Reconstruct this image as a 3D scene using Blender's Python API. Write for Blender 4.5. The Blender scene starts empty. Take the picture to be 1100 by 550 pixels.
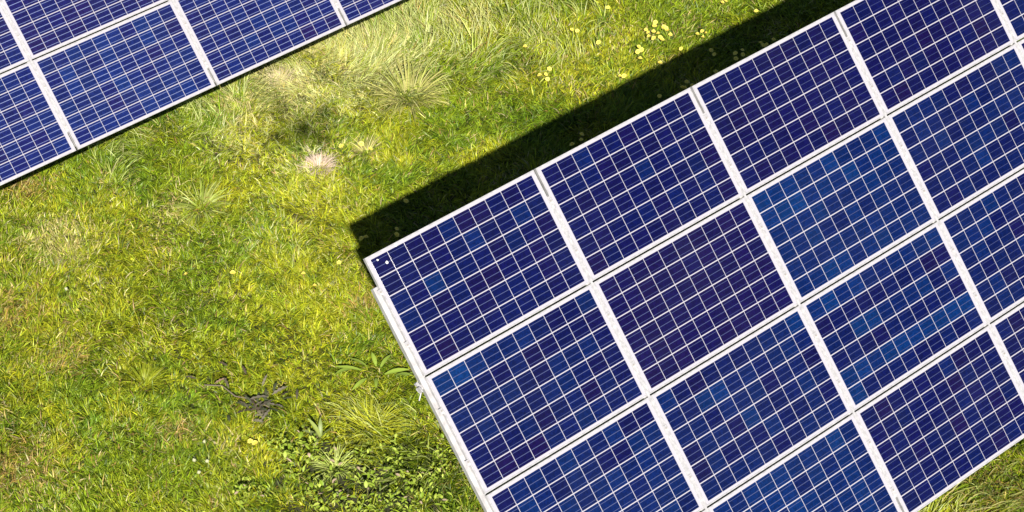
import bpy, bmesh, math, random
import numpy as np
from mathutils import Vector, Matrix

S = bpy.context.scene
C = S.collection

# ---------------------------------------------------------------- camera
CAM = Vector((-6.73099905, -10.21056861, 14.74727538))
c_right = Vector((0.77862188, -0.62743817, -0.00832522))
c_up = Vector((0.42538206, 0.51803311, 0.74208612))
c_back = c_right.cross(c_up)
cd = bpy.data.cameras.new('camera')
cam = bpy.data.objects.new('camera', cd)
C.objects.link(cam)
cam.matrix_world = Matrix(((c_right.x, c_up.x, c_back.x, CAM.x), (c_right.y, c_up.y, c_back.y, CAM.y),
                           (c_right.z, c_up.z, c_back.z, CAM.z), (0, 0, 0, 1)))
cd.lens = 76.1733
cd.sensor_width = 36
cd.clip_start = 0.02
cd.clip_end = 3000
S.camera = cam

# ---------------------------------------------------------------- sky, sun, exposure
SUN = Vector((-0.40881115, -0.66798523, 0.62182729)).normalized()
wd = bpy.data.worlds.new('World')
S.world = wd
wd.use_nodes = True
nt = wd.node_tree
sky = nt.nodes.new('ShaderNodeTexSky')
sky.sky_type = 'NISHITA'
sky.sun_disc = False
sky.air_density = .6
sky.dust_density = .2
sky.sun_elevation = math.asin(SUN.z)
sky.sun_rotation = math.atan2(SUN.x, SUN.y)
bg = nt.nodes['Background']
bg.inputs['Strength'].default_value = 0.05
nt.links.new(sky.outputs[0], bg.inputs['Color'])
ld = bpy.data.lights.new('sun', 'SUN')
ld.energy = 5.0
ld.angle = math.radians(0.53)
ld.color = (1.0, 0.95, 0.86)
sun = bpy.data.objects.new('sun', ld)
C.objects.link(sun)
sun.rotation_euler = SUN.to_track_quat('Z', 'Y').to_euler()
S.view_settings.view_transform = 'Standard'
S.view_settings.look = 'None'
S.view_settings.gamma = 1
S.view_settings.use_curve_mapping = False
S.view_settings.exposure = 0.8

random.seed(11)
rng = np.random.default_rng(11)

# ---------------------------------------------------------------- helpers
def mat(name, base, rough=.5, metal=0.0, coat=0.0, spec=.5):
    m = bpy.data.materials.new(name)
    m.use_nodes = True
    b = m.node_tree.nodes['Principled BSDF']
    b.inputs['Base Color'].default_value = (*base, 1)
    b.inputs['Roughness'].default_value = rough
    b.inputs['Metallic'].default_value = metal
    b.inputs['Coat Weight'].default_value = coat
    b.inputs['Coat Roughness'].default_value = .06
    b.inputs['Specular IOR Level'].default_value = spec
    return m

def noise_mat(name, c1, c2, scale, rough=.5, metal=0.0, bump=0.0, detail=4):
    m = mat(name, c1, rough, metal)
    t = m.node_tree
    b = t.nodes['Principled BSDF']
    tc = t.nodes.new('ShaderNodeTexCoord')
    n = t.nodes.new('ShaderNodeTexNoise')
    n.inputs['Scale'].default_value = scale
    n.inputs['Detail'].default_value = detail
    r = t.nodes.new('ShaderNodeValToRGB')
    r.color_ramp.elements[0].color = (*c1, 1)
    r.color_ramp.elements[1].color = (*c2, 1)
    r.color_ramp.elements[0].position = .35
    r.color_ramp.elements[1].position = .68
    t.links.new(tc.outputs['Object'], n.inputs['Vector'])
    t.links.new(n.outputs['Fac'], r.inputs['Fac'])
    t.links.new(r.outputs['Color'], b.inputs['Base Color'])
    if bump:
        bp = t.nodes.new('ShaderNodeBump')
        bp.inputs['Strength'].default_value = bump
        bp.inputs['Distance'].default_value = .02
        t.links.new(n.outputs['Fac'], bp.inputs['Height'])
        t.links.new(bp.outputs['Normal'], b.inputs['Normal'])
    return m

def link(name, mesh, parent=None, mats=(), loc=(0, 0, 0)):
    o = bpy.data.objects.new(name, mesh)
    C.objects.link(o)
    for m in mats:
        mesh.materials.append(m)
    if parent:
        o.parent = parent
    o.location = loc
    return o

def tag(o, label, cat, group=None, kind=None):
    o['label'] = label
    o['category'] = cat
    if group:
        o['group'] = group
    if kind:
        o['kind'] = kind
    return o

def empty(name, loc, rot=(0, 0, 0)):
    o = bpy.data.objects.new(name, None)
    o.empty_display_size = .1
    C.objects.link(o)
    o.location = loc
    o.rotation_euler = rot
    return o

def box(bm, x0, x1, y0, y1, z0, z1, mi=0, skip_bottom=False):
    v = [bm.verts.new(p) for p in ((x0, y0, z0), (x1, y0, z0), (x1, y1, z0), (x0, y1, z0),
                                   (x0, y0, z1), (x1, y0, z1), (x1, y1, z1), (x0, y1, z1))]
    fs = [(4, 5, 6, 7), (0, 1, 5, 4), (1, 2, 6, 5), (2, 3, 7, 6), (3, 0, 4, 7)]
    if not skip_bottom:
        fs.append((3, 2, 1, 0))
    for f in fs:
        bm.faces.new([v[i] for i in f]).material_index = mi

def tube(bm, a, b, r0, r1=None, n=8, mi=0, cap=True):
    a, b = Vector(a), Vector(b)
    r1 = r0 if r1 is None else r1
    d = (b - a).normalized()
    x = d.orthogonal().normalized()
    y = d.cross(x)
    ra = [bm.verts.new(a + r0 * (x * math.cos(2*math.pi*k/n) + y * math.sin(2*math.pi*k/n))) for k in range(n)]
    rb = [bm.verts.new(b + r1 * (x * math.cos(2*math.pi*k/n) + y * math.sin(2*math.pi*k/n))) for k in range(n)]
    for k in range(n):
        bm.faces.new((ra[k], ra[(k+1) % n], rb[(k+1) % n], rb[k])).material_index = mi
    if cap:
        bm.faces.new(rb).material_index = mi
        bm.faces.new(ra[::-1]).material_index = mi

def done(bm, name, bevel=0.0):
    if bevel:
        bmesh.ops.bevel(bm, geom=bm.edges[:], offset=bevel, segments=1, affect='EDGES')
    me = bpy.data.meshes.new(name)
    bm.to_mesh(me)
    bm.free()
    return me

# ---------------------------------------------------------------- arrays of solar panels: geometry shared by both tables
TILT = math.radians(44.63884531)
PU, PV = 1.67471540, 1.01668459            # pitch of panels along the row and down the slope
PITCH, NCU, NCV = .158, 10, 6
CW, CH = 1.577, .945                       # cell field
PW, PH = 1.653, 1.0035                       # panel
GAPU = PU - PW

M_frame = noise_mat('anodised_aluminium', (.33, .318, .328), (.50, .488, .495), 22, .45, .15, 0, 7)
M_back = mat('white_backsheet', (.375, .36, .40), .5, coat=.2)
M_galv = noise_mat('galvanised_steel', (.34, .328, .332), (.50, .488, .49), 13, .48, .15, 0, 7)
M_bolt = mat('dull_bolt_steel', (.36, .33, .30), .5, .3)
M_drop = mat('bird_dropping_white', (.78, .77, .72), .8)
M_plastic = mat('black_plastic', (.02, .02, .022), .5)

def cell_material():
    m = mat('polycrystalline_silicon', (.02, .02, .1), .42, 0, coat=.45, spec=.1)
    t = m.node_tree
    b = t.nodes['Principled BSDF']
    oi = t.nodes.new('ShaderNodeObjectInfo')
    tc = t.nodes.new('ShaderNodeTexCoord')
    vr = t.nodes.new('ShaderNodeTexVoronoi')
    vr.inputs['Scale'].default_value = 75
    ad = t.nodes.new('ShaderNodeVectorMath')
    ad.operation = 'ADD'
    t.links.new(tc.outputs['Object'], ad.inputs[0])
    cx = t.nodes.new('ShaderNodeCombineXYZ')
    mu = t.nodes.new('ShaderNodeMath')
    mu.operation = 'MULTIPLY'
    mu.inputs[1].default_value = 57
    t.links.new(oi.outputs['Random'], mu.inputs[0])
    t.links.new(mu.outputs[0], cx.inputs[0])
    t.links.new(cx.outputs[0], ad.inputs[1])
    t.links.new(ad.outputs[0], vr.inputs['Vector'])
    mr = t.nodes.new('ShaderNodeMapRange')
    mr.inputs['To Min'].default_value = .72
    mr.inputs['To Max'].default_value = 1.28
    sx = t.nodes.new('ShaderNodeSeparateColor')
    t.links.new(vr.outputs['Color'], sx.inputs[0])
    t.links.new(sx.outputs[0], mr.inputs['Value'])
    mx = t.nodes.new('ShaderNodeVectorMath')
    mx.operation = 'SCALE'
    t.links.new(oi.outputs['Color'], mx.inputs[0])
    t.links.new(mr.outputs[0], mx.inputs['Scale'])
    ge = t.nodes.new('ShaderNodeNewGeometry')
    dn = t.nodes.new('ShaderNodeTexNoise')
    dn.inputs['Scale'].default_value = 1.3
    dn.inputs['Detail'].default_value = 7
    dn.inputs['Roughness'].default_value = .7
    t.links.new(ge.outputs['Position'], dn.inputs['Vector'])
    dr = t.nodes.new('ShaderNodeMapRange')
    dr.inputs['From Min'].default_value = .42
    dr.inputs['From Max'].default_value = .8
    dr.inputs['To Max'].default_value = .030
    t.links.new(dn.outputs['Fac'], dr.inputs['Value'])
    dm = t.nodes.new('ShaderNodeMix')
    dm.data_type = 'RGBA'
    dm.inputs['B'].default_value = (.16, .17, .22, 1)
    t.links.new(dr.outputs['Result'], dm.inputs['Factor'])
    t.links.new(mx.outputs[0], dm.inputs['A'])
    t.links.new(dm.outputs['Result'], b.inputs['Base Color'])
    return m

def bus_material():
    m = mat('silver_busbar', (.1, .14, .34), .45, .4, coat=.4)
    t = m.node_tree
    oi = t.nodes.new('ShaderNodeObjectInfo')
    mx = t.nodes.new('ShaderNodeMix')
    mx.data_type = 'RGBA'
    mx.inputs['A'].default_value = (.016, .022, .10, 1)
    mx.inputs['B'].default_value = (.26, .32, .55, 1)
    t.links.new(oi.outputs['Alpha'], mx.inputs['Factor'])  # object alpha sets how much glint is painted on the busbars
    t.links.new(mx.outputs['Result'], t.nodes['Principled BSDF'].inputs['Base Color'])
    return m

M_bus = bus_material()
M_cell = cell_material()
CELLU, CELLV = .1522, .1493                # visible silicon; the white backsheet shows between the cells

def cell_mesh():
    bm = bmesh.new()
    a, b = CELLU/2, CELLV/2
    box(bm, -a, a, -b, b, 0, .0012, 0, True)
    for f in (-.35, 0, .35):
        y = f * CELLV
        w = .0025 if f == 0 else .0019
        v = [bm.verts.new(p) for p in ((-a, y-w, .0016), (a, y-w, .0016), (a, y+w, .0016), (-a, y+w, .0016))]
        bm.faces.new(v).material_index = 1
    me = done(bm, 'cell')
    me.materials.append(M_cell)
    me.materials.append(M_bus)
    return me

def frame_mesh():
    bm = bmesh.new()
    w, h, f = PW/2, PH/2, .011
    box(bm, -w, w, h-f, h, -.035, 0)
    box(bm, -w, w, -h, -h+f, -.035, 0)
    box(bm, -w, -w+f, -h+f, h-f, -.035, -.0003)
    box(bm, w-f, w, -h+f, h-f, -.035, -.0003)
    bmesh.ops.bevel(bm, geom=bm.edges[:], offset=.0012, segments=1, affect='EDGES')
    me = done(bm, 'frame')
    me.materials.append(M_frame)
    return me

def back_mesh():
    bm = bmesh.new()
    w, h, f = PW/2-.011, PH/2-.011, 0
    box(bm, -w, w, -h, h, -.010, -.004)
    me = done(bm, 'backsheet')
    me.materials.append(M_back)
    return me

def jbox_mesh():
    bm = bmesh.new()
    box(bm, -.06, .06, -.05, .05, -.032, -.0102)
    me = done(bm, 'junction_box', .004)
    me.materials.append(M_plastic)
    return me

CELL, FRAME, BACK, JBOX = cell_mesh(), frame_mesh(), back_mesh(), jbox_mesh()

PURP = np.array((.0050, .0015, .044))
NAVY = np.array((.0012, .0028, .054))
BLUE = np.array((.0005, .0115, .084))
BRIGHT = np.array((.0005, .031, .138))

def tone_colour(t):
    stops = ((-1, PURP), (0, NAVY), (1, BLUE), (2, BRIGHT))
    t = max(-1, min(2, t))
    for (a, ca), (b, cb) in zip(stops, stops[1:]):
        if t <= b:
            k = (t-a)/(b-a)
            return ca*(1-k) + cb*k
    return BRIGHT

def make_panel(origin, c, r, base, spread, label, group, special=None, bus_glint=.3, sheen_lift=0.0):
    """origin: world point of the table's top left cell corner; c, r: column and row of the panel"""
    u = c*PU + CW/2
    v = r*PV + CH/2
    up = Vector((0, math.cos(TILT), math.sin(TILT)))
    p = origin + Vector((u, 0, 0)) - up*v
    t = empty('solar_panel', p, (TILT, 0, 0))
    tag(t, label, 'solar panel', group)
    link('frame', FRAME, t)
    link('backsheet', BACK, t)
    link('junction_box', JBOX, t, loc=(0, PH/2-.12, 0))
    for j in range(NCV):
        for i in range(NCU):
            o = link('cell', CELL, t, loc=(-CW/2 + .0775 + i*PITCH, CH/2 - .0775 - j*PITCH, -.004))
            tone = base + random.gauss(0, spread*.5)
            if random.random() < .08:
                tone -= .6
            if special:
                tone = special(i, j, tone)
            k = random.uniform(.70, .88)
            col = tone_colour(tone)*k
            o.color = (*(col*(1+sheen_lift) + sheen_lift*np.array((.008, .009, .016))), bus_glint*random.uniform(.8, 1.2))  # sheen and busbar glint are put into the object colour
    return t

def box_obj(name, parent, m, x0, x1, y0, y1, z0, z1, bevel=.003):
    bm = bmesh.new()
    box(bm, x0, x1, y0, y1, z0, z1)
    return link(name, done(bm, name, bevel), parent, (m,))

def make_rack(origin, c0, c1, r0, r1, label, left_end):
    """steel table under the panels: sloping rafters under each gap, two purlins, posts and braces"""
    up = Vector((0, math.cos(TILT), math.sin(TILT)))
    ux = lambda c: c*PU - (PU-CW)/2                 # middle of the gap left of column c
    t = empty('mounting_rack', Vector((origin.x + ux(c0), origin.y - 1.5, 0)))
    tag(t, label, 'mounting rack')
    v0, v1 = r0*PV + (.205 if r0 == 0 else -.02), r1*PV - .0717 - .165
    org = origin - t.location
    bm = bmesh.new()
    clamp_bm = bmesh.new()
    box(clamp_bm, -.019, .019, -.024, .024, .0005, .0040)
    clamp = done(clamp_bm, 'clamp', .0008)
    clamp.materials.append(M_frame)
    bolt_bm = bmesh.new()
    tube(bolt_bm, (0, 0, .004), (0, 0, .010), .0075, n=6)
    bolt = done(bolt_bm, 'bolt')
    bolt.materials.append(M_bolt)
    for c in range(c0, c1+1):
        bm = bmesh.new()
        x = ux(c)
        # beam in slope coordinates (x, y up slope, z normal) then tilted by the object
        box(bm, -.024 if c == c0 else -.030, .030, -v1, -v0, -.066, -.037)
        box(bm, -.010, .030, -v1+.002, -v0-.002, -.125, -.0662)
        if c > c0:                                   # plates added beyond the rafter ends to stop sunlight leaking through the gap
            box(bm, -.024, .024, -v0+.001, -r0*PV+.015, -.075, -.060)
            box(bm, -.024, .024, -r1*PV+.0717+.015, -v1-.001, -.075, -.060)
        o = link('rafter', done(bm, 'rafter', .004), t, (M_galv,), org + Vector((x, 0, 0)))
        o.rotation_euler = (TILT, 0, 0)
        if c > c0:
            bm = bmesh.new()
            box(bm, -.0105, .0105, -v1+.01, -v0-.01, -.020, -.003)
            k = link('cover_strip', done(bm, 'cover_strip'), t, (M_frame,), org + Vector((x, 0, 0)))
            k.rotation_euler = (TILT, 0, 0)
        for r in range(r0, r1):
            for f in (.27, .74):
                vv = r*PV + f*CH
                k = link('clamp', clamp, t, loc=org + Vector((x, 0, 0)) - up*vv)
                k.rotation_euler = (TILT, 0, 0)
                q = link('bolt', bolt, k, loc=(random.uniform(-.004, .004), random.uniform(-.006, .006), 0))
    nrm = Vector((0, -math.sin(TILT), math.cos(TILT)))
    for v in (max(v0, 0)+.45, v1-1.15):
        bm = bmesh.new()
        box(bm, ux(c0)+.10, ux(c1)-.10, -v-.03, -v+.03, -.217, -.1265)
        o = link('purlin', done(bm, 'purlin', .004), t, (M_galv,), org)
        o.rotation_euler = (TILT, 0, 0)
        c = c0 + .9
        while c < c1:
            p = org + Vector((ux(c), 0, 0)) - up*v - nrm*.2185
            bm = bmesh.new()
            box(bm, p.x-.04, p.x+.04, p.y-.05, p.y+.05, -.4, p.z)
            link('post', done(bm, 'post', .004), t, (M_galv,))
            c += 2
    if left_end:                                     # small pale earthing bracket on the outer rafter
        p = org + Vector((ux(c0)-.040, 0, 0)) - up*(1.045) - nrm*.06
        bm = bmesh.new()
        box(bm, -.045, .025, -.02, .02, 0, .006)
        box(bm, -.045, -.038, -.02, .03, .006, .05)
        box(bm, -.010, .012, .018, .055, -.02, .008)
        tube(bm, (-.02, 0, .006), (-.02, 0, .022), .012, n=8)
        tube(bm, (-.03, -.02, .012), (-.075, -.06, -.02), .006, n=6)
        o = link('earthing_bracket', done(bm, 'earthing_bracket', .001), t, (M_frame,), p)
        o.rotation_euler = (TILT, 0, .4)
    return t

OR = Vector((0, 0, 3.72287642))
OL = Vector((0.45899945, 8.70201886, 3.72287642))
GR = 'solar panels of the large array at the right'
GL = 'solar panels of the array in the upper left corner'

def rows_blue(i, j, t):
    """striped panel: blue rows alternate with violet ones, three cells nearly sky blue"""
    t = (.9, .05, .8, .1, 1.0, .15)[j] + (t-.6)*.8
    if (i, j) in ((4, 4), (7, 4), (8, 4), (9, 4), (2, 2), (3, 2), (1, 0), (0, 5), (3, 4)):
        t = 1.35
    return t

def few_bright(*cells):
    def f(i, j, t):
        return 1.2 if (i, j) in cells else t
    return f

def left_fade(i, j, t):
    return t + (.5 if i < 3 and j < 2 else 0)

SPEC = {
 (0, 0): (-.10, .45, 'corner panel of the large array with white bird droppings on its first cell', lambda i, j, t: t + (.7 if (i, j) in ((7, 2), (8, 1), (5, 1), (2, 2)) else 0)),
 (1, 0): (-.15, .45, 'top row panel second from the left corner, evenly dark navy', lambda i, j, t: t + (.6 if (i, j) == (5, 2) else 0)),
 (2, 0): (-.35, .40, 'very dark top row panel, third from the left corner', None),
 (3, 0): (-.30, .40, 'top row panel cut by the upper picture edge beside the end of the shadow', None),
 (4, 0): (.25, .45, 'small sliver of panel in the upper right picture corner', None),
 (0, 1): (.25, .65, 'panel directly below the corner panel, blue on top with violet lowest row', lambda i, j, t: t + (.9 if j == 0 and i < 5 else (-.9 if j == 5 and i < 4 else 0))),
 (1, 1): (-.75, .30, 'darkest violet panel of the large array, second in the second row', None),
 (2, 1): (.85, .40, 'blue panel third in the second row, its upper left corner cells brightest', left_fade),
 (3, 1): (.40, .45, 'dark navy panel fourth in the second row at the right picture edge', None),
 (4, 1): (.0, .45, 'tiny tip of panel at the right picture edge just under the upper right corner', None),
 (0, 2): (.70, .50, 'blue panel at the left end of the third row, cut by the bottom picture edge', None),
 (1, 2): (.45, .5, 'panel second in the third row with two bright blue cells near its upper left', few_bright((2, 1), (3, 1), (4, 3), (9, 0))),
 (2, 2): (.60, .45, 'striped panel with alternating bright blue and violet cell rows, third in the third row', rows_blue),
 (3, 2): (.45, .55, 'panel at the right picture edge in the third row of the large array', None),
 (1, 3): (1.0, .40, 'brightest blue panel at the bottom picture edge left of the grassy corner', None),
 (2, 3): (-.05, .40, 'dark navy panel above the grass in the lower right corner, bottom row of the array', None),
 (3, 3): (-.15, .45, 'lower right panel of the large array at the right picture edge', None),
 (0, 3): (.4, .5, 'panel of the large array just below the bottom picture edge', None),
 (4, 2): (.1, .5, 'panel of the large array just outside the right picture edge', None),
 (4, 3): (.1, .5, 'last panel of the bottom row outside the right picture edge', None),
}
for (c, r), (base, spread, label, sp) in SPEC.items():
    p = make_panel(OR, c, r, base, spread, label, GR, sp, max(.02, .22 - .05*c + .02*r))  # painted busbar glint weakens along the row
    if (c, r) == (0, 0):
        for k, (x, y, s) in enumerate(((-.735, .445, .009), (-.675, .395, .012), (-.545, .482, .011))):
            bm = bmesh.new()
            n = 9
            vs = [bm.verts.new((s*(.8+.4*random.random())*math.cos(a), s*(.8+.4*random.random())*math.sin(a), 0)) for a in [2*math.pi*q/n for q in range(n)]]
            top = bm.verts.new((0, 0, s*.3))
            for q in range(n):
                bm.faces.new((vs[q], vs[(q+1) % n], top))
            link('bird_dropping', done(bm, 'bird_dropping'), p, (M_drop,), (x, y, .0002 if k == 2 else -.0025))

SPECL = {
 (-1, 3): (.25, .5, 'panel in the left array cut by the left picture edge, lowest of that side'),
 (0, 3): (.35, .5, 'whole panel of the left array, between two white strips along its lower edge'),
 (1, 3): (.15, .45, 'panel of the left array cut by the top picture edge, right of the whole one'),
 (2, 3): (-.1, .45, 'last small wedge of panel at the right tip of the left array'),
 (-1, 2): (-.1, .45, 'sliver of panel in the extreme upper left picture corner'),
 (0, 2): (-.35, .40, 'dark upper row panel of the left array above the whole one'),
 (1, 2): (0, .45, 'upper row panel of the left array just above the top picture edge'),
 (2, 2): (0, .45, 'upper row panel at the right end of the left array above the picture'),
}
for (c, r), (base, spread, label) in SPECL.items():
    make_panel(OL, c, r, base, spread, label, GL, None, .8, .45)  # brighter sheen of this array painted into its cells and busbars
make_rack(OR, 0, 5, 0, 4, 'pale steel rack with sloping beams showing along the left edge of the large array', True)
make_rack(OL, -1, 3, 2, 4, 'pale steel rack with sloping beams carrying the array in the upper left corner', False)

# ---------------------------------------------------------------- ground
POLY1 = [(-0.694, 7.982), (-3.463, 2.539), (1.228, -1.293), (2.385, 2.625), (9.93, 2.752), (10.896, 3.951), (5.937, 8.051), (-0.27, 7.735)]
POLY2 = [(2.846, -2.616), (4.647, -4.087), (7.076, -2.076), (4.588, -2.08)]
PATCHES= [
  (3.27,6.19,0.69,'pale',0.8),  # pale entries put the bright sheen around the drone shadow into grass colour
  (4.06,5.87,0.69,'pale',0.7),
  (2.30,5.93,0.46,'pale',0.5),
  (4.94,6.16,0.58,'pale',0.6),
  (5.68,5.55,0.69,'pale',0.3),
  (2.62,5.06,0.46,'pale',0.4),
  (1.79,4.38,0.69,'pale',0.2),
  (-0.08,5.69,0.46,'straw',0.8),
  (3.19,6.43,0.44,'straw',0.9),
  (4.22,6.53,0.52,'straw',0.8),
  (2.55,6.40,0.32,'straw',0.6),
  (2.75,5.03,0.15,'white',1.0),
  (4.46,5.88,0.35,'straw',0.5),
  (-0.56,2.62,0.19,'rust',0.8),
  (1.22,3.06,0.49,'yellow',0.9),
  (1.82,2.92,0.16,'rust',0.8),
  (5.52,6.04,0.32,'straw',0.7),
  (-1.92,3.17,0.41,'rust',0.6),
  (-0.88,4.12,0.23,'rust',0.6),
  (-1.00,3.57,0.46,'green',0.8),
  (-0.28,2.82,0.52,'green',0.8),
  (0.68,5.29,0.46,'green',0.3),
  (0.79,2.59,0.58,'yellow',0.8),
  (1.01,1.76,0.52,'yellow',0.8),
  (1.08,6.52,0.35,'green',0.4),
  (4.98,4.35,0.69,'green',0.5),
  (6.25,3.95,0.58,'green',0.5),
  (-0.98,5.04,0.35,'rust',0.6),
  (0.12,6.62,0.23,'rust',0.9),
  (1.02,5.30,0.29,'straw',0.4),
  (5.18,6.67,0.25,'rust',0.6),
  (4.73,-2.63,0.58,'rust',0.4),
  (0.89,0.94,0.46,'dark',0.7),
  (0.17,1.24,0.69,'dark',0.6),
  (0.88,0.37,0.46,'dark',0.8),
  (3.68,5.00,0.46,'yellow',0.6),
  (2.11,4.50,0.69,'yellow',0.5),
  (1.32,1.51,0.35,'green',0.5),
  (6.63,5.36,0.46,'green',0.4),
  (0.61,6.31,0.69,'green',0.3),
]


HOLES = [(0.844, 1.574, 0.082), (0.404, 1.583, 0.106), (0.303, 1.205, 0.071), (0.640, 1.032, 0.071), (0.562, 0.615, 0.118), (0.192, 0.961, 0.082), (-0.163, 1.513, 0.059), (0.786, 0.591, 0.082), (0.782, 0.377, 0.094), (0.165, 1.465, 0.059), (-0.133, 1.784, 0.047), (0.425, 0.627, 0.082), (-0.204, 1.127, 0.059), (0.287, 2.963, 0.047), (0.177, 2.605, 0.071), (0.177, 2.322, 0.071), (4.798, 5.151, 0.035)]  # gaps of bare dark soil, partly standing in for shade below leaves
LONG = [([(2.67, 6.58), (3.95, 6.98), (5.52, 7.12), (5.32, 6.32), (4.2, 5.1), (3.67, 5.33), (3.66, 6.2), (2.72, 6.1)], 1150),
        ([(5.66, 6.76), (7.26, 5.44), (6.27, 4.61), (5.24, 4.68), (4.45, 5.0)], 380),
        ([(0.85, 2.06), (1.39, 1.61), (1.08, 0.49), (0.49, 0.98)], 900),
        ([(3.77, -2.28), (4.8, -3.12), (5.58, -2.44)], 800),
        ([(0.89, 6.78), (2.43, 6.77), (2.44, 6.23), (0.84, 6.12)], 600)]

def value_noise(x, y, scale, seed):
    g = np.random.default_rng(seed).random((128, 128))
    x = x*scale + 41.3
    y = y*scale + 17.7
    xi = np.floor(x).astype(int)
    yi = np.floor(y).astype(int)
    fx = x - xi
    fy = y - yi
    fx = fx*fx*(3-2*fx)
    fy = fy*fy*(3-2*fy)
    q = lambda a, b: g[a % 128, b % 128]
    return (q(xi, yi)*(1-fx) + q(xi+1, yi)*fx)*(1-fy) + (q(xi, yi+1)*(1-fx) + q(xi+1, yi+1)*fx)*fy

def inside(poly, x, y):
    r = np.zeros(len(x), bool)
    n = len(poly)
    for i in range(n):
        x0, y0 = poly[i]
        x1, y1 = poly[(i+1) % n]
        if y0 == y1:
            continue
        c = ((y0 > y) != (y1 > y)) & (x < (x1-x0)*(y-y0)/(y1-y0) + x0)
        r ^= c
    return r

bm = bmesh.new()
bmesh.ops.create_grid(bm, x_segments=20, y_segments=20, size=900)
gm = noise_mat('meadow_soil', (.018, .020, .006), (.050, .050, .014), 2.2, .95, 0, .6, 8)
t_ = gm.node_tree
b_ = t_.nodes['Principled BSDF']
src = b_.inputs['Base Color'].links[0].from_socket
ge_ = t_.nodes.new('ShaderNodeNewGeometry')
ds_ = t_.nodes.new('ShaderNodeVectorMath')
ds_.operation = 'DISTANCE'
ds_.inputs[1].default_value = (3.4, 3.2, 0)
mr_ = t_.nodes.new('ShaderNodeMapRange')
mr_.inputs['From Min'].default_value = 5
mr_.inputs['From Max'].default_value = 11
mx_ = t_.nodes.new('ShaderNodeMix')
mx_.data_type = 'RGBA'
mx_.inputs['B'].default_value = (.085, .115, .010, 1)          # dense turf farther out
t_.links.new(ge_.outputs['Position'], ds_.inputs[0])
t_.links.new(ds_.outputs['Value'], mr_.inputs['Value'])
t_.links.new(mr_.outputs['Result'], mx_.inputs['Factor'])
t_.links.new(src, mx_.inputs['A'])
t_.links.new(mx_.outputs['Result'], b_.inputs['Base Color'])
ground = link('ground', done(bm, 'ground'), None, (gm,))
ground['kind'] = 'structure'
ground['label'] = 'meadow ground under the grass'

# ---------------------------------------------------------------- grass
def attr_material(name, trans=.35, rough=.45, spec=.35):
    m = mat(name, (.1, .1, .02), rough, spec=spec)
    t = m.node_tree
    b = t.nodes['Principled BSDF']
    out = t.nodes['Material Output']
    at = t.nodes.new('ShaderNodeAttribute')
    at.attribute_name = 'Col'
    t.links.new(at.outputs['Color'], b.inputs['Base Color'])
    tr = t.nodes.new('ShaderNodeBsdfTranslucent')
    t.links.new(at.outputs['Color'], tr.inputs['Color'])
    mx = t.nodes.new('ShaderNodeMixShader')
    mx.inputs[0].default_value = trans
    t.links.new(b.outputs[0], mx.inputs[1])
    t.links.new(tr.outputs[0], mx.inputs[2])
    t.links.new(mx.outputs[0], out.inputs['Surface'])
    return m

M_grass = attr_material('grass_blade', .25, .42, .25)
M_leaf = attr_material('weed_leaf', .25, .45, .4)

def blades_mesh(name, base, az, lean0, lean1, length, width, col, segs=3, twist=None, tipcol=None):
    """one mesh of curved tapering blades: (n,3) base points, azimuth, lean from the vertical at root and tip"""
    n = len(base)
    nv = segs*2 + 1
    P = np.zeros((n, nv, 3), np.float32)
    CO = np.ones((n, nv, 4), np.float32)
    d = np.stack([np.cos(az), np.sin(az), np.zeros(n)], 1)
    side0 = np.stack([-np.sin(az), np.cos(az), np.zeros(n)], 1)
    tw = np.zeros(n) if twist is None else twist
    p = base.copy()
    for s in range(segs+1):
        f = s/segs
        ln = lean0 + (lean1-lean0)*f
        w = width * (1.0 if s == 0 else (1.05 if f < .5 else .72))*.5
        nrm = d*(-np.cos(ln))[:, None] + np.array((0, 0, 1.))*np.sin(ln)[:, None]
        side = side0*np.cos(tw)[:, None] + nrm*np.sin(tw)[:, None]
        k = .55 + .5*f
        if s < segs:
            P[:, 2*s] = p - side*w[:, None]
            P[:, 2*s+1] = p + side*w[:, None]
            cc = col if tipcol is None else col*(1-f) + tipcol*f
            CO[:, 2*s, :3] = cc
            CO[:, 2*s+1, :3] = cc
            step = length/segs
            p = p + (d*np.sin(ln)[:, None] + np.array((0, 0, 1.))*np.cos(ln)[:, None])*step[:, None]
        else:
            P[:, 2*s] = p
            CO[:, 2*s, :3] = col if tipcol is None else tipcol
    me = bpy.data.meshes.new(name)
    off = (np.arange(n)*nv)[:, None]
    quads = np.concatenate([off + np.array((2*s, 2*s+1, 2*s+3, 2*s+2)) for s in range(segs-1)], 1).reshape(n, segs-1, 4) if segs > 1 else np.zeros((n, 0, 4), int)
    tri = off + np.array((2*segs-2, 2*segs-1, 2*segs))
    loops = np.concatenate([quads.reshape(n, -1), tri], 1).ravel()
    sizes = np.tile(np.array([4]*(segs-1) + [3]), n)
    starts = np.concatenate([[0], np.cumsum(sizes)[:-1]])
    me.vertices.add(n*nv)
    me.vertices.foreach_set('co', P.ravel())
    me.loops.add(len(loops))
    me.loops.foreach_set('vertex_index', loops.astype(np.int32))
    me.polygons.add(len(sizes))
    me.polygons.foreach_set('loop_start', starts.astype(np.int32))
    me.polygons.foreach_set('loop_total', sizes.astype(np.int32))
    me.update(calc_edges=True)
    a = me.color_attributes.new('Col', 'FLOAT_COLOR', 'POINT')
    a.data.foreach_set('color', CO.ravel())
    me.shade_smooth()
    return me

GREEN = np.array((.192, .276, .012))
LUSH = np.array((.110, .205, .011))
YELLOW = np.array((.335, .370, .016))
STRAW = np.array((.48, .43, .16))
RUST = np.array((.36, .245, .075))
WHITE = np.array((.62, .50, .38))
DARK = np.array((.04, .085, .006))
KIND = dict(pale=np.array((.50, .52, .19)), straw=STRAW, rust=RUST, white=WHITE, yellow=YELLOW, green=LUSH, dark=DARK)

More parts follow.
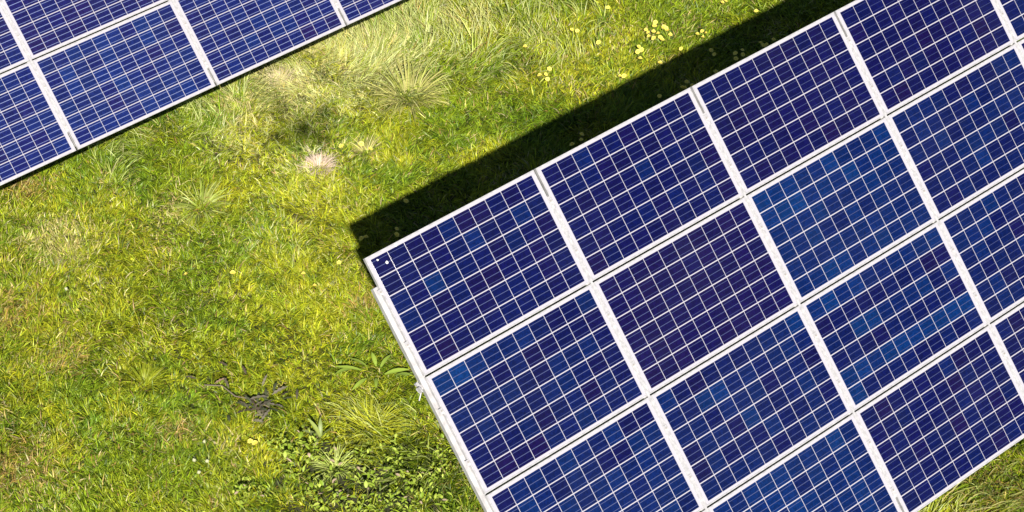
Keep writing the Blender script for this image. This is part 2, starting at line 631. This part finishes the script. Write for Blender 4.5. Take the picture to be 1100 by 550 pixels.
def grass_colours(x, y, n):
    a = value_noise(x, y, 1.6, 1)*.6 + value_noise(x, y, 5.5, 2)*.4
    b = value_noise(x, y, 2.6, 3)*.5 + value_noise(x, y, 9, 4)*.5
    c = GREEN + (YELLOW-GREEN)*np.clip((a-.38)*2.6, 0, 1)[:, None]
    c = c + (LUSH-c)*np.clip((b-.56)*3.0, 0, .8)[:, None]
    pick = rng.random(n)
    dry = .02 + .11*np.clip((value_noise(x, y, 3.7, 5)-.55)*4, 0, 1)
    c[pick < dry] = STRAW*.9
    c[(pick > .972)] = RUST*.8
    c[(pick > .72) & (pick < .90)] *= np.array((.36, .45, .5))  # some blades darkened in place of self-shadow contrast
    for (px, py, r, k, s) in PATCHES:
        d2 = ((x-px)**2 + (y-py)**2)/(r*r)
        w = s*np.exp(-d2*1.4)
        hit = rng.random(n) < w*.85
        c[hit] = c[hit]*.25 + KIND[k]*.75
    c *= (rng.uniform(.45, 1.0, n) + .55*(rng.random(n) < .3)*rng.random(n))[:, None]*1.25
    c *= np.stack([rng.uniform(.9, 1.12, n), np.ones(n), rng.uniform(.7, 1.5, n)], 1)
    return c

def field(nper, poly, lo, hi, wlo, whi, lean_lo, lean_hi, segs, comb):
    xs = [p[0] for p in poly]
    ys = [p[1] for p in poly]
    x0, x1, y0, y1 = min(xs), max(xs), min(ys), max(ys)
    n = int(nper*(x1-x0)*(y1-y0))
    x = rng.uniform(x0, x1, n)
    y = rng.uniform(y0, y1, n)
    k = inside(poly, x, y)
    x, y = x[k], y[k]
    if segs != 9:
        keep = np.ones(len(x), bool)
        for hx, hy, hr in HOLES:
            keep &= ((x-hx)**2 + (y-hy)**2) > (hr*rng.uniform(.6, 1.2, len(x)))**2
        inp = np.exp(-(((x-.35)/.75)**2 + ((y-.95)/.55)**2)*1.2)
        keep &= rng.random(len(x)) > inp*.8
        x, y = x[keep], y[keep]
    # clumps: blades gather round jittered centres and lean outwards from them
    g = .11
    cx = (np.floor(x/g) + .5)*g + (value_noise(np.floor(x/g)*7.31, np.floor(y/g)*3.17, 1, 21)-.5)*.12
    cy = (np.floor(y/g) + .5)*g + (value_noise(np.floor(x/g)*5.77, np.floor(y/g)*9.13, 1, 22)-.5)*.12
    x = x + (cx-x)*.25
    y = y + (cy-y)*.25
    n = len(x)
    out = np.arctan2(y-cy, x-cx)
    flow = 2*np.pi*(value_noise(x, y, 1.1, 7)*1.2 + value_noise(x, y, 3.0, 8)*.5)
    vx = np.cos(out) + comb*np.cos(flow) + rng.normal(0, .75, n)
    vy = np.sin(out) + comb*np.sin(flow) + rng.normal(0, .75, n)
    az = np.arctan2(vy, vx)
    tall = .65 + .8*value_noise(x, y, 1.9, 9)
    L = rng.uniform(lo, hi, n)*tall
    w = rng.uniform(wlo, whi, n)
    l0 = rng.uniform(.3, 1.15, n)
    l1 = rng.uniform(lean_lo, lean_hi, n)
    base = np.stack([x, y, rng.uniform(-.008, .002, n)], 1)
    c = grass_colours(x, y, n)
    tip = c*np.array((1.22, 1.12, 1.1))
    return base, az, l0, l1, L, w, c, segs, rng.normal(0, .5, n), tip

def add_grass(name, args, m=M_grass):
    base, az, l0, l1, L, w, c, segs, tw, tip = args
    return blades_mesh(name, base, az, l0, l1, L, w, c, segs, tw, tip)

def join_into(name, meshes, m):
    bm = bmesh.new()
    for me in meshes:
        bm.from_mesh(me)
        bpy.data.meshes.remove(me)
    out = bpy.data.meshes.new(name)
    bm.to_mesh(out)
    bm.free()
    out.materials.append(m)
    return out

parts = []
for poly in (POLY1, POLY2):
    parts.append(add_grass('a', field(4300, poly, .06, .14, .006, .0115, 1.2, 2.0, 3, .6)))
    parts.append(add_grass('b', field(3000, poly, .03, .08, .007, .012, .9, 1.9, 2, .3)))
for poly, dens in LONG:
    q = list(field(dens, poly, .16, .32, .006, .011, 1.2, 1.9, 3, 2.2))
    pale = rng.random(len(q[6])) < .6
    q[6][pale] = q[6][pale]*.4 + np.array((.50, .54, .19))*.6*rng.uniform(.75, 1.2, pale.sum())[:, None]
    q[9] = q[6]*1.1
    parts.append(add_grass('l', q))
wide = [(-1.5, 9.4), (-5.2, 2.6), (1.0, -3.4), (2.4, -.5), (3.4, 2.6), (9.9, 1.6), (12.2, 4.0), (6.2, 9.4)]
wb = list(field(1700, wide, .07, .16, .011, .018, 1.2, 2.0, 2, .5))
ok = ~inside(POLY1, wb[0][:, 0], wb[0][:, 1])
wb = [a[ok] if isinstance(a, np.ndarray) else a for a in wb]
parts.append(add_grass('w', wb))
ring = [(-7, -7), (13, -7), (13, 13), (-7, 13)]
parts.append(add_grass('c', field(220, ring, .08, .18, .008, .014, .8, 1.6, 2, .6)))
tag(link('meadow_grass', join_into('meadow_grass', parts, M_grass)),
    'yellow green meadow grass covering the ground between the arrays', 'grass', kind='stuff')

# ---------------------------------------------------------------- tussocks
def tussock(loc, n, r, L, col, spread, label, lean=(.5, 1.6), az0=None, azs=None, w=(.006, .010), name='grass_tussock', cat='tussock', group=None):
    t = empty(name, (loc[0], loc[1], 0))
    tag(t, label, cat, group)
    a = rng.uniform(0, 2*np.pi, n) if az0 is None else az0 + rng.normal(0, azs, n)
    rr = r*np.sqrt(rng.random(n))*.6
    base = np.stack([np.cos(a)*rr, np.sin(a)*rr, np.full(n, -.005)], 1)
    az = a + rng.normal(0, .25, n)
    l0 = rng.uniform(.35, lean[0]+.5, n)
    l1 = rng.uniform(lean[0]+.7, lean[1]+.5, n)
    c = np.array(col[0]) + (np.array(col[1])-np.array(col[0]))*rng.random(n)[:, None]
    c = c*rng.uniform(.7, 1.3, n)[:, None]
    me = blades_mesh('blades', base, az, l0, l1, rng.uniform(L*.6, L*1.15, n), rng.uniform(w[0], w[1], n), c, 4, rng.normal(0, .4, n), c*1.1)
    o = link('blades', me, t, (M_grass,))
    o['kind'] = 'stuff'
    return t

STRAWG = (.40, .40, .11)
tussock((4.152, 5.291), 250, .24, .46, (STRAW*.95, (.34, .38, .07)), 1, 'large pale tussock of long arching blades near the middle of the top edge', (.6, 1.9), w=(.010, .017))
tussock((1.368, 5.182), 120, .13, .34, ((.40, .42, .12), (.24, .32, .04)), 1, 'star shaped green tussock with a dark heart in the left lawn', (.8, 1.9), w=(.010, .018))
tussock((2.697, 4.951), 380, .13, .19, (WHITE, (.62, .48, .38)), 1, 'small whitish dry tuft below the drone shadow', (.7, 1.7), w=(.004, .007))
tussock((-.083, 5.456), 110, .12, .20, (STRAW, (.24, .22, .05)), 1, 'withered straw and brown tuft near the left picture edge', (.8, 1.8), w=(.008, .014))
tussock((.856, 1.503), 330, .16, .32, ((.46, .46, .04), (.32, .36, .02)), 1, 'bright yellow green tussock combed over near the foot of the large array', (.7, 1.8), -.5, 1.0)
tussock((.335, 1.33), 110, .10, .24, ((.44, .48, .15), (.30, .38, .07)), 1, 'pale spiky tuft standing in the dark weed patch', (.6, 1.7), w=(.008, .013))
tussock((-.456, 3.362), 160, .13, .22, ((.30, .32, .02), (.20, .25, .015)), 1, 'light green combed tuft in the lower left lawn', (.7, 1.7), .6, .9)
tussock((3.163, 6.388), 240, .22, .26, (STRAW, WHITE*.9), 1, 'bleached flattened tuft between the drone shadow and the left array', (.9, 1.8), .9, .8, (.005, .009))
tussock((3.75, 6.62), 220, .22, .25, (STRAW, (.30, .29, .08)), 1, 'bleached tuft at the lower edge of the left array right of its widest strip', (.9, 1.8), .6, .8, (.005, .009))
tussock((3.24, 4.84), 60, .06, .25, (STRAW, STRAW*.8), 1, 'thin dry stalks beside two dandelion heads right of the drone shadow', (.6, 1.5))

# ---------------------------------------------------------------- leafy plants
def leaf_mesh(L, W, curl=.3, fold=.25, jag=0.0, n=5, col=(.1, .14, .02)):
    """a broad leaf along +x with a folded midrib, cupped and drooping; jag gives a toothed outline"""
    bm = bmesh.new()
    cl = bm.verts.layers.float_color.new('Col')
    rows = []
    for i in range(n+1):
        f = i/n
        prof = math.sin(math.pi*min(1, f*.93+.05))**.8
        if jag:
            prof *= 1 - jag*(i % 2)
        w = W*.5*prof + .0008
        x = L*f
        z = L*(.35*f - curl*f*f)
        vs = []
        for sgn in (-1, 0, 1):
            v = bm.verts.new((x - (abs(sgn)*W*.12), sgn*w, z + abs(sgn)*w*fold))
            k = 1.0 if sgn else 1.25
            v[cl] = (col[0]*k, col[1]*k, col[2]*k, 1)
            vs.append(v)
        rows.append(vs)
    for a, b in zip(rows, rows[1:]):
        bm.faces.new((a[0], b[0], b[1], a[1]))
        bm.faces.new((a[1], b[1], b[2], a[2]))
    me = done(bm, 'leaf')
    me.shade_smooth()
    return me

# dandelions and other flowers
M_petal = mat('dandelion_petal', (.88, .76, .16), .6)
M_petal.node_tree.nodes['Principled BSDF'].inputs['Specular IOR Level'].default_value = .2
M_heart = mat('dandelion_heart', (.82, .60, .06), .7)
M_stem = mat('flower_stem', (.16, .17, .03), .5)
M_puff = mat('seed_head_white', (.42, .42, .24), .8)

def head_mesh(r):
    bm = bmesh.new()
    for ring, (n, rad, z, tilt) in enumerate(((14, r, .0, .18), (11, r*.74, .006, .42), (8, r*.46, .010, .8))):
        for k in range(n):
            a = 2*math.pi*(k+.5*ring)/n + random.uniform(-.1, .1)
            w = math.pi*rad/n*.85
            R_ = rad*random.uniform(.88, 1.08)
            d = Vector((math.cos(a), math.sin(a), 0))
            s = Vector((-d.y, d.x, 0))
            p0 = Vector((0, 0, z)) + d*(rad*.12)
            p1 = Vector((0, 0, z + math.tan(tilt)*R_*.8)) + d*(R_*.8)
            p2 = Vector((0, 0, z + math.tan(tilt)*R_*.85)) + d*R_
            v = [bm.verts.new(q) for q in (p0-s*w*.4, p0+s*w*.4, p1+s*w, p2+s*w*.5, p2-s*w*.5, p1-s*w)]
            bm.faces.new(v)
    bmesh.ops.create_icosphere(bm, subdivisions=1, radius=r*.36, matrix=Matrix.Translation((0, 0, .012)) @ Matrix.Diagonal((1, 1, .6, 1)))
    for f in bm.faces:
        if len(f.verts) == 3:
            f.material_index = 1
    me = done(bm, 'flower_head')
    me.materials.append(M_petal)
    me.materials.append(M_heart)
    return me

HEADS = [head_mesh(.029), head_mesh(.025), head_mesh(.031)]
ROSETTE = [leaf_mesh(random.uniform(.09, .14), .03, .35, .2, .45, 8, (.07, .115, .012)) for _ in range(4)]
for m_ in ROSETTE:
    m_.materials.append(M_leaf)
DANDELIONS= [
  ('in the dense clump of fifteen yellow heads near the top edge',[(6.943, 4.519), (7.121, 4.559), (7.135, 4.431), (7.119, 4.35), (7.091, 4.272), (6.971, 4.311), (6.959, 4.266), (6.905, 4.342), (6.885, 4.405), (6.927, 4.462), (7.002, 4.378), (6.985, 4.438), (7.065, 4.512), (7.114, 4.424), (7.139, 4.394)]),
  ('with four heads right at the shadow edge beside the dense clump',[(7.337, 4.087), (7.418, 4.09), (7.421, 4.032), (7.345, 4.002)]),
  ('single head left of the dense clump',[(6.369, 4.679)]),
  ('with four small heads just below the dense clump',[(6.662, 4.328), (6.651, 4.264), (6.596, 4.265), (6.53, 4.152)]),
  ('single head on the shadow line below the four-headed plant',[(7.008, 3.997)]),
  ('single head touching the shadow edge above the second panel',[(6.649, 3.951)]),
  ('broad double head just outside the shadow above the second panel',[(6.143, 4.05), (6.18, 4.023)]),
  ('single head in the shadow nearest the second panel frame',[(6.243, 3.506)]),
  ('with four heads in the shadow at the strip between second and third panel',[(6.645, 3.504), (6.54, 3.46), (6.559, 3.44), (6.647, 3.415)]),
  ('with two heads in the middle of the dark shadow band',[(7.248, 3.763), (7.226, 3.682)]),
  ('with four heads in the shadow above the third panel',[(7.42, 3.544), (7.357, 3.471), (7.518, 3.536), (7.47, 3.476)]),
  ('with three flat heads against the frame of the third panel',[(7.771, 3.505), (7.764, 3.451), (7.806, 3.444)]),
  ('single faint head at the frame highest up the shadow band',[(7.934, 3.462)]),
  ('single faint head by the frame between second and third panel',[(7.02, 3.432)]),
  ('single head on the shadow line highest up the picture',[(8.161, 3.983)]),
  ('with two heads cut by the top picture edge',[(7.976, 4.355), (8.023, 4.349)]),
  ('single head at the top beside the combed grass',[(6.892, 5.125)]),
  ('two-headed at the top between the straw patch and the dense clump',[(6.289, 5.058), (6.327, 5.004)]),
  ('single head on open grass below the two-headed plant',[(5.678, 5.148)]),
  ('with four heads in open grass left of the shadow',[(5.468, 4.628), (5.527, 4.601), (5.624, 4.654), (5.489, 4.523)]),
  ('with three heads in the shadow above the middle of the second panel',[(4.964, 3.47), (5.088, 3.469), (5.152, 3.537)]),
  ('single head in the shadow well above the corner panel',[(3.032, 3.856)]),
  ('with two bright heads in the shadow over the corner panel',[(2.696, 3.564), (2.644, 3.495)]),
  ('with two small heads in the shadow tip by the corner panel',[(2.376, 3.66), (2.333, 3.673)]),
  ('single head in the sun left of the corner panel',[(1.942, 3.523)]),
  ('single head below right of the drone shadow',[(3.04, 5.017)]),
  ('with two heads on the dry stalks right of the drone shadow',[(3.226, 4.914), (3.249, 4.783)]),
  ('single yellow head in the lower left lawn beside a seed head',[(-0.46, 4.58)]),
  ('single head in the middle of the left lawn',[(0.655, 4.347)]),
  ('single pale head in the lawn between tussock and panel corner',[(1.031, 4.074)]),
  ('with two heads in the lawn left of the corner panel',[(1.556, 3.395), (1.571, 3.613)]),
  ('with two pale heads under the grey thistle',[(-0.115, 2.04), (-0.095, 1.993)]),
]


GD = 'dandelions flowering in the meadow'
for label, heads in DANDELIONS:
    cx = sum(h[0] for h in heads)/len(heads)
    cy = sum(h[1] for h in heads)/len(heads)
    t = empty('dandelion', (cx, cy, 0))
    lab = 'yellow dandelion ' + label if label[0] not in 'sbt' or label.startswith('with') else 'yellow dandelion with ' + label if label.startswith(('single', 'broad')) else 'yellow dandelion, ' + label
    tag(t, lab, 'dandelion', GD)
    for q in range(5):
        lf = link('leaf', ROSETTE[q % 4], t, loc=(0, 0, .005))
        lf.rotation_euler = (0, 0, q*1.257 + random.uniform(-.4, .4))
    for hx, hy in heads:
        x, y = hx-cx, hy-cy
        h = .10
        s = bmesh.new()
        tube(s, (x*.35, y*.35, 0), (x*.8, y*.8, h*.62), .0028, n=5, cap=False)
        tube(s, (x*.8, y*.8, h*.62), (x, y, h), .0026, n=5, cap=False)
        link('stem', done(s, 'stem'), t, (M_stem,))
        o = link('flower_head', random.choice(HEADS), t, loc=(x, y, h))
        o.rotation_euler = (random.uniform(-.1, .5), random.uniform(-.5, .1), random.uniform(0, 6))

CLOCKS = [((-.386, 4.916), 'white dandelion seed head in the open left lawn'),
          ((-.45, 2.298), 'white dandelion seed head left of the grey thistle at the bottom'),
          ((-.649, 2.161), 'pale seed head, upper left of three close together near the bottom edge'),
          ((-.563, 2.076), 'pale seed head, right of three close together near the bottom edge'),
          ((-.697, 2.008), 'pale seed head, lowest of three close together near the bottom edge')]
for (x, y), label in CLOCKS:
    t = empty('dandelion_clock', (x, y, 0))
    tag(t, label, 'seed head', 'white seed heads in the lawn')
    s = bmesh.new()
    tube(s, (0, 0, 0), (0, 0, .10), .0025, n=5)
    link('stem', done(s, 'stem'), t, (M_stem,))
    s = bmesh.new()
    bmesh.ops.create_icosphere(s, subdivisions=2, radius=.018)
    for v in s.verts:
        v.co *= random.uniform(.75, 1.12)
    o = link('seed_ball', done(s, 'seed_ball'), t, (M_puff,), (0, 0, .112))

def plant(name, loc, leaves, label, cat, group=None):
    """leaves: list of (L, W, azimuth, elevation, height, colour, jag, part offset)"""
    t = empty(name, (loc[0], loc[1], 0))
    tag(t, label, cat, group)
    for (L, W_, az, el, h, col, jag, off) in leaves:
        me = leaf_mesh(L, W_, .35, .22, jag, 8 if jag else 5, col)
        me.materials.append(M_leaf)
        o = link('leaf', me, t, loc=(off[0], off[1], h))
        o.rotation_euler = (random.uniform(-.3, .3), -el, az)
    return t

PALE = (.30, .36, .09)
dl = []
for az, L, off in ((2.5, .26, (-.10, .10)), (2.1, .20, (-.02, .12)), (.3, .19, (.06, .02)), (-.6, .24, (.04, -.08)), (-1.0, .20, (.10, -.16)),
                   (-2.2, .17, (-.05, -.06)), (3.4, .22, (-.12, .0)), (1.2, .16, (.05, .08)), (-.2, .15, (.16, -.22)), (2.9, .18, (-.16, .18))):
    k = random.uniform(.75, 1.05)
    dl.append((L, random.uniform(.034, .05), az, random.uniform(.0, .35), random.uniform(.05, .09), (.27*k, .37*k, .05*k), 0, off))
plant('dock_plant', (1.336, 2.055), dl,
      'broad leaved dock plant beside the left edge of the large array', 'dock plant')
plant('spiky_plant', (.43, 1.70), [(.24, .045, 1.9, 1.0, .05, PALE, 0, (0, 0)), (.22, .04, 2.7, .7, .06, (.2, .24, .08), 0, (0, 0)),
      (.20, .04, .9, .8, .05, (.17, .22, .05), 0, (0, 0)), (.19, .035, -2.4, .5, .05, PALE, 0, (0, 0)), (.17, .035, -.3, .6, .05, (.16, .2, .04), 0, (0, 0))],
      'pale pointed rosette plant just above the dark weed patch', 'rosette plant')
GREY = (.105, .09, .06)
BRN = (.085, .065, .045)
tl = []
for k in range(34):
    col = random.choice((GREY, BRN, (.17, .15, .11), (.07, .08, .04), (.19, .17, .11)))
    tl.append((random.uniform(.10, .21), random.uniform(.03, .045), random.uniform(0, 6.28), random.uniform(-.1, .5), random.uniform(.05, .13), col, .6,
               (random.gauss(0, .12), random.gauss(0, .10))))
th = plant('withered_thistle', (.231, 2.36), tl, 'withered grey brown thistle with toothed leaves lying in the lower lawn', 'thistle')
s = bmesh.new()
pts = [(.05, -.05, .07), (-.02, .12, .09), (-.12, .28, .07), (-.15, .46, .09), (-.26, .60, .06)]
for a, b in zip(pts, pts[1:]):
    tube(s, a, b, .007, .006, 6)
link('stalk', done(s, 'stalk'), th, (mat('dead_stalk', (.15, .12, .08), .8),))
for k, (x, y) in enumerate(((.02, .62), (-.30, .66), (-.13, .37), (.10, .42), (-.2, .5))):
    me = leaf_mesh(random.uniform(.08, .13), .035, .3, .25, .6, 8, random.choice((BRN, (.30, .20, .13), GREY)))
    me.materials.append(M_leaf)
    o = link('leaf', me, th, loc=(x, y, .12))
    o.rotation_euler = (0, -.2, random.uniform(0, 6))

WEEDS= [(0.001, 1.447), (0.19, 1.207), (-0.567, 1.494), (0.238, 1.705), (1.078, 0.664), (0.472, 0.602), (0.364, 0.869), (0.866, 0.672), (0.608, 0.475), (0.107, 0.995), (0.106, 0.807), (0.033, 1.898), (0.834, 1.119), (0.569, 1.211), (0.363, 0.64), (0.768, 0.189), (-0.416, 1.423), (-0.045, 1.165), (0.973, 0.961), (0.17, 0.667), (0.017, 1.631), (-0.13, 0.968), (0.4, 1.155), (0.666, 0.829), (0.505, 0.926), (-0.419, 1.688), (0.724, 0.968), (0.68, 0.615), (0.481, 0.462), (0.369, 1.483), (0.216, 1.513), (0.334, 1.644), (0.784, 0.388), (0.077, 1.772), (0.916, 0.559), (1.115, 0.824), (0.402, 1.314), (1.046, 0.378), (0.944, 0.176), (-0.174, 1.139), (-0.269, 1.315), (-0.152, 1.969), (-0.235, 1.701), (0.582, 1.407), (0.36, 1.012), (-0.438, 1.174)]


def weed_cluster(seed):
    r = random.Random(seed)
    bm = bmesh.new()
    for k in range(r.randint(14, 28)):
        L = r.uniform(.022, .055)
        g = r.random()
        col = (.19+.27*g, .29+.25*g, .02+.07*g) if r.random() < .96 else (.46, .34, .24)
        me = leaf_mesh(L, L*r.uniform(.25, .6), r.uniform(.1, .5), r.uniform(.1, .4), 0, 3, col)
        me.transform(Matrix.Translation((r.gauss(0, .05), r.gauss(0, .05), r.uniform(.03, .26))) @
                     Matrix.Rotation(r.uniform(0, 6.28), 4, 'Z') @ Matrix.Rotation(r.uniform(-.5, .3), 4, 'Y'))
        bm.from_mesh(me)
        bpy.data.meshes.remove(me)
    me = done(bm, 'leaves')
    me.materials.append(M_leaf)
    return me

WM = [weed_cluster(k) for k in range(7)]
SM = bmesh.new()
for q in range(4):
    a = q*1.6
    tube(SM, (0, 0, 0), (.05*math.cos(a), .05*math.sin(a), .11), .003, .002, 5, cap=False)
SM = done(SM, 'stems')
SM.materials.append(M_stem)
for k, (x, y) in enumerate(WEEDS[:36]):
    t = empty('leafy_weed', (x, y, 0), (0, 0, random.uniform(0, 6.28)))
    tag(t, 'low weed with small rounded bright green leaves in the dark patch at the bottom', 'weed', 'leafy weeds in the patch at the bottom edge')
    s_ = random.uniform(.8, 1.25)
    t.scale = (s_, s_, s_)
    o = link('leaves', WM[k % 7], t)
    o['kind'] = 'stuff'
    o = link('stems', SM, t)
    o['kind'] = 'stuff'

# ---------------------------------------------------------------- the drone that takes the picture; its shadow falls on the grass
M_drone = mat('drone_shell', (.75, .75, .76), .35)
fw = -c_back
yaw = math.atan2(fw.y, fw.x)
d = empty('camera_drone', (0, 0, 0), (0, 0, yaw))
d.location = CAM + Vector((0, 0, .05)) - Vector((math.cos(yaw), math.sin(yaw), 0))*.10
tag(d, 'white four rotor camera drone whose blurred shadow lies on the grass', 'drone')
bm = bmesh.new()
bmesh.ops.create_uvsphere(bm, u_segments=20, v_segments=12, radius=1, matrix=Matrix.Translation((-.02, 0, .045)) @ Matrix.Diagonal((.16, .085, .085, 1)))
link('body', done(bm, 'body'), d, (M_drone,))
bm = bmesh.new()
bmesh.ops.create_uvsphere(bm, u_segments=14, v_segments=10, radius=.033, matrix=Matrix.Translation((.02, 0, -.05)))
tube(bm, (.0, 0, .02), (.01, 0, -.05), .012)
link('gimbal_camera', done(bm, 'gimbal_camera'), d, (M_plastic,))
for sx in (-1, 1):
    for sy in (-1, 1):
        x, y = sx*.21 - .02, sy*.23
        bm = bmesh.new()
        tube(bm, (-.02 + sx*.05, sy*.04, .05), (x, y, .07), .022, .018, 8)
        link('arm', done(bm, 'arm'), d, (M_drone,))
        bm = bmesh.new()
        tube(bm, (x, y, .05), (x, y, .105), .026, .024, 12)
        link('motor', done(bm, 'motor'), d, (M_plastic,))
        bm = bmesh.new()
        a = random.uniform(0, 3.14)
        for e in (0, math.pi/2, math.pi, math.pi*1.5):
            v = []
            for f, w in ((.01, .012), (.05, .042), (.11, .044), (.135, .014)):
                for sg in (-1, 1):
                    v.append(bm.verts.new((f*math.cos(a+e) - sg*w*math.sin(a+e), f*math.sin(a+e) + sg*w*math.cos(a+e), .003*sg)))
            for i in range(3):
                bm.faces.new((v[2*i], v[2*i+1], v[2*i+3], v[2*i+2]))
        link('propeller', done(bm, 'propeller'), d, (M_plastic,), (x, y, .110))
    bm = bmesh.new()
    tube(bm, (-.02 + sx*.06, -.07, .02), (-.02 + sx*.07, -.11, -.12), .009)
    tube(bm, (-.02 + sx*.06, .07, .02), (-.02 + sx*.07, .11, -.12), .009)
    tube(bm, (-.02 + sx*.07, -.13, -.12), (-.02 + sx*.07, .13, -.12), .009)
    link('landing_leg', done(bm, 'landing_leg'), d, (M_drone,))
